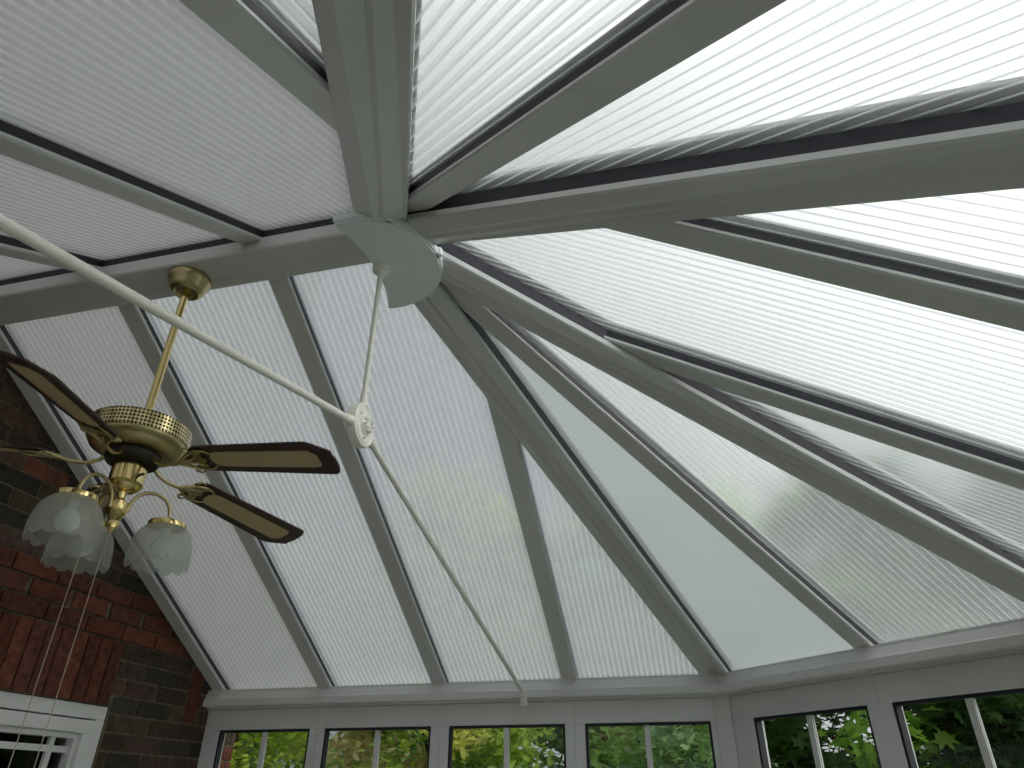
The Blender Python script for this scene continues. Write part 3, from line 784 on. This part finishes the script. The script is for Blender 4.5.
for k, deg in enumerate((52, 160, 268)):
    if k == 0: o = a0
    else:
        o = a0.copy(); COL.objects.link(o)
        for ch in a0.children:
            c = ch.copy(); COL.objects.link(c); c.parent = o
    o.parent = fan; o.rotation_euler = (0, 0, radians(deg))
for cx_, cy_, ze_ in ((S*-.040, S*-.016, -.34), (S*-.002, S*.0, -.34)):
    mb = MB(); z0_ = fz(.215) if cx_ < -.02 else fz(.1)
    x_ = cx_; zs = z0_
    mb.tube([(x_, cy_, z0_), (x_, cy_, fz(ze_))], .0010, 8)
    zz = z0_
    while zz > fz(ze_):
        mb.lathe([(.0005,-.0015),(.0015,0),(.0005,.0015)], 6, Matrix.Translation((x_, cy_, zz))); zz -= .006
    ch = mb.build('pull_chain', M_CHAIN, fan, smooth=True)
    MB().lathe([(.002,.012),(.006,.006),(.007,-.004),(.005,-.016),(.001,-.018)], 16, Matrix.Translation((x_, cy_, fz(ze_)-.010))).build('pull_knob', M_BRASS, ch, smooth=True)

# ------------------------------------------------------------------ trees outside
def maple(u):
    return [(0,-.5),(.10,-.16),(.42,-.30),(.30,-.05),(.50,.10),(.26,.14),(.20,.34),(.08,.26),(0,.55),(-.08,.26),(-.20,.34),(-.26,.14),(-.50,.10),(-.30,-.05),(-.42,-.30),(-.10,-.16)]
OVAL = [(0,-.5),(.22,-.2),(.24,.12),(0,.5),(-.24,.12),(-.22,-.2)]
def make_tree(name, loc, height, rad, leaves, size, tones, shape, label, trunk_r=.12, low=.4, group=None, seed=0, ncl=60):
    rnd = random.Random(seed)
    t_ = tag(empty(name, loc), label, 'tree', group)
    tr = MB(); tr.tube([(0,0,0),(.05,.03,height*.35),(-.04,.05,height*.65),(0,0,height*.9)], [trunk_r,trunk_r*.8,trunk_r*.5,trunk_r*.15], 12)
    for q in range(12):
        a_ = 2*pi*q/12+rnd.random(); h0 = height*rnd.uniform(.3,.75); l_ = rad*rnd.uniform(.6,.9)
        tr.tube([(0,0,h0),(l_*.5*cos(a_),l_*.5*sin(a_),h0+l_*.25),(l_*cos(a_),l_*sin(a_),h0+l_*.6)], [trunk_r*.35,trunk_r*.2,trunk_r*.06], 7)
    tr.build('trunk', M_BARK, t_, smooth=True)
    # clumps of leaves
    cl = []
    for q in range(ncl):
        while True:
            x, y, z = rnd.uniform(-1,1), rnd.uniform(-1,1), rnd.uniform(-1,1); r_ = sqrt(x*x+y*y+z*z)
            if r_ < 1 and r_ > .45: break
        zz = low + (height-low)*(.5+.5*z)
        cl.append((x*rad, y*rad, zz, rad*rnd.uniform(.18,.34), rnd.choice(tones)))
    vs = []; fs = []; cols = []; k_ = len(shape)
    for q in range(leaves):
        c = cl[rnd.randrange(ncl)]
        dx, dy, dz = (rnd.gauss(0,.55) for _ in range(3))
        p = Vector((c[0]+dx*c[3], c[1]+dy*c[3], c[2]+dz*c[3]*.75))
        s_ = size*rnd.uniform(.7,1.3)
        R_ = Matrix.Rotation(rnd.uniform(0,2*pi), 3, 'Z') @ Matrix.Rotation(rnd.gauss(.5,.5), 3, 'X') @ Matrix.Rotation(rnd.uniform(0,2*pi), 3, 'Z')
        o = len(vs); vs += [tuple(p + R_ @ Vector((x*s_, y*s_, -.25*s_*abs(x)))) for x, y in shape]; fs.append(tuple(range(o, o+k_)))
        f_ = rnd.uniform(.7,1.3); cols += [tuple(ch*f_ for ch in c[4])]*k_
    me = bpy.data.meshes.new('foliage'); me.from_pydata(vs, [], fs); me.materials.append(M_LEAF)
    ca = me.color_attributes.new('tone', 'FLOAT_COLOR', 'POINT')
    flat = []
    for c in cols: flat += [c[0], c[1], c[2], 1]
    ca.data.foreach_set('color', flat)
    o = bpy.data.objects.new('foliage', me); COL.objects.link(o); o.parent = t_
    return t_
BRIGHT = [(.68,.80,.17),(.75,.82,.19),(.54,.70,.17),(.80,.78,.24),(.38,.56,.15)]
MID = [(.44,.64,.34),(.52,.72,.34),(.58,.76,.32),(.74,.62,.36),(.38,.56,.33)]
DARKT = [(.035,.07,.028),(.05,.10,.03),(.025,.05,.022),(.07,.14,.035),(.03,.06,.03)]
G = 'trees outside the conservatory'
make_tree('garden_tree', (-6.3, 9.0, -.12), 6.3, 1.5, 15000, .15, BRIGHT, OVAL, 'bright yellow green tree behind the leftmost window pane', seed=1, ncl=110)
make_tree('garden_tree', (-2.9, 9.0, -.12), 6.5, 1.6, 19000, .16, BRIGHT+MID[3:4], OVAL, 'yellow green bushy tree behind the second and third panes from the brick wall', seed=2, ncl=110)
make_tree('garden_tree', (.7, 9.8, -.12), 6.8, 1.5, 15000, .15, MID, OVAL, 'soft green tree with rust tipped leaves behind the fourth pane beside the corner post', seed=3, ncl=110)
make_tree('backdrop_tree', (-10.4, 14.8, -.12), 8.4, 2.3, 15000, .30, MID, OVAL, 'tall green tree farthest to the left beyond the nearer yellow green ones', seed=11, ncl=110)
make_tree('backdrop_tree', (-5.3, 14.8, -.12), 8.4, 2.3, 15000, .30, MID, OVAL, 'tall green tree filling the gap between the two yellow green trees', seed=4, ncl=110)
make_tree('backdrop_tree', (-.6, 15.1, -.12), 8.4, 2.3, 15000, .30, MID, OVAL, 'tall green tree standing behind the rust tipped one', seed=12, ncl=110)
make_tree('maple_tree', (2.5, 6.2, -.12), 4.8, 1.3, 9000, .17, [(.10,.20,.06),(.16,.30,.06),(.30,.52,.08),(.06,.12,.05)], maple(0), 'dark maple with some sunlit lobed leaves behind the first angled window pane', seed=5, ncl=90)
make_tree('maple_tree', (5.1, 5.2, -.12), 4.7, 1.3, 9000, .18, DARKT+[(.20,.36,.06)], maple(0), 'very dark maple close behind the rightmost window panes', seed=6, ncl=90)
make_tree('backdrop_tree', (6.0, 11.0, -.12), 6.3, 2.5, 12000, .22, DARKT, OVAL, 'tall dark tree standing beyond the two maples', seed=7, ncl=120)
make_tree('backdrop_tree', (10.5, 4.0, -.12), 4.0, 2.5, 9000, .22, DARKT, OVAL, 'dark tree facing the bay end of the conservatory', seed=8, ncl=120)

# ------------------------------------------------------------------ sky
wd = bpy.data.worlds.new('overcast_sky'); sc.world = wd; wd.use_nodes = True; nt = wd.node_tree; nt.nodes.clear()
out = nt.nodes.new('ShaderNodeOutputWorld'); bg = nt.nodes.new('ShaderNodeBackground'); nt.links.new(bg.outputs[0], out.inputs[0])
tc = nt.nodes.new('ShaderNodeTexCoord')
def vdot(vec):
    n = nt.nodes.new('ShaderNodeVectorMath'); n.operation = 'DOT_PRODUCT'; nt.links.new(tc.outputs['Generated'], n.inputs[0]); n.inputs[1].default_value = Vector(vec).normalized(); return n.outputs['Value']
def mth(op, a, b=None):
    n = nt.nodes.new('ShaderNodeMath'); n.operation = op; n.use_clamp = False
    for i_, x in enumerate((a, b)):
        if x is None: continue
        if isinstance(x, (int, float)): n.inputs[i_].default_value = x
        else: nt.links.new(x, n.inputs[i_])
    return n.outputs[0]
SKY_BASE, SKY_LOBE, LOBE_DIR = .45, 2.55, (.72, .05, .68)
lobe = mth('POWER', mth('MAXIMUM', vdot(LOBE_DIR), 0.0), 2.4)
ns = nt.nodes.new('ShaderNodeTexNoise'); ns.inputs['Scale'].default_value = 2.2; ns.inputs['Detail'].default_value = 4; nt.links.new(tc.outputs['Generated'], ns.inputs['Vector'])
cl = mth('ADD', mth('MULTIPLY', ns.outputs['Fac'], .35), .82)
st = mth('MULTIPLY', mth('ADD', mth('MULTIPLY', lobe, SKY_LOBE), mth('ADD', mth('MULTIPLY', vdot((1,0,0)), .42), SKY_BASE)), cl)
mc = nt.nodes.new('ShaderNodeMix'); mc.data_type = 'RGBA'; nt.links.new(mth('MINIMUM', lobe, 1.0), mc.inputs[0])
mc.inputs[6].default_value = (.93,.98,1.0,1); mc.inputs[7].default_value = (1,1,.975,1)
nt.links.new(mc.outputs[2], bg.inputs['Color']); nt.links.new(st, bg.inputs['Strength'])

# ------------------------------------------------------------------ camera
cx, cy, cz, yaw, pit, roll, f = .61272, -1.13516, -.37282, -.24485, .54441, .00444, 685.53
d = Vector((sin(yaw)*cos(pit), cos(yaw)*cos(pit), sin(pit))); rt = Vector((cos(yaw), -sin(yaw), 0)); up = rt.cross(d)
r2 = rt*cos(roll)+up*sin(roll); u2 = -rt*sin(roll)+up*cos(roll)
cam = bpy.data.cameras.new('camera'); co = bpy.data.objects.new('camera', cam); COL.objects.link(co)
cam.sensor_width = 36; cam.lens = f*36/1024; cam.clip_start = .02; cam.clip_end = 200
M = Matrix((( r2.x, u2.x, -d.x), (r2.y, u2.y, -d.y), (r2.z, u2.z, -d.z))).to_4x4(); M.translation = P(cx, cy, cz)
co.matrix_world = M; sc.camera = co
sc.view_settings.view_transform = 'Standard'; sc.view_settings.look = 'None'; sc.view_settings.gamma = 1; sc.view_settings.use_curve_mapping = False
sc.view_settings.exposure = 0.12
sc.cycles.adaptive_threshold = .006; sc.cycles.transparent_max_bounces = 40; sc.cycles.max_bounces = 10; sc.cycles.transmission_bounces = 8
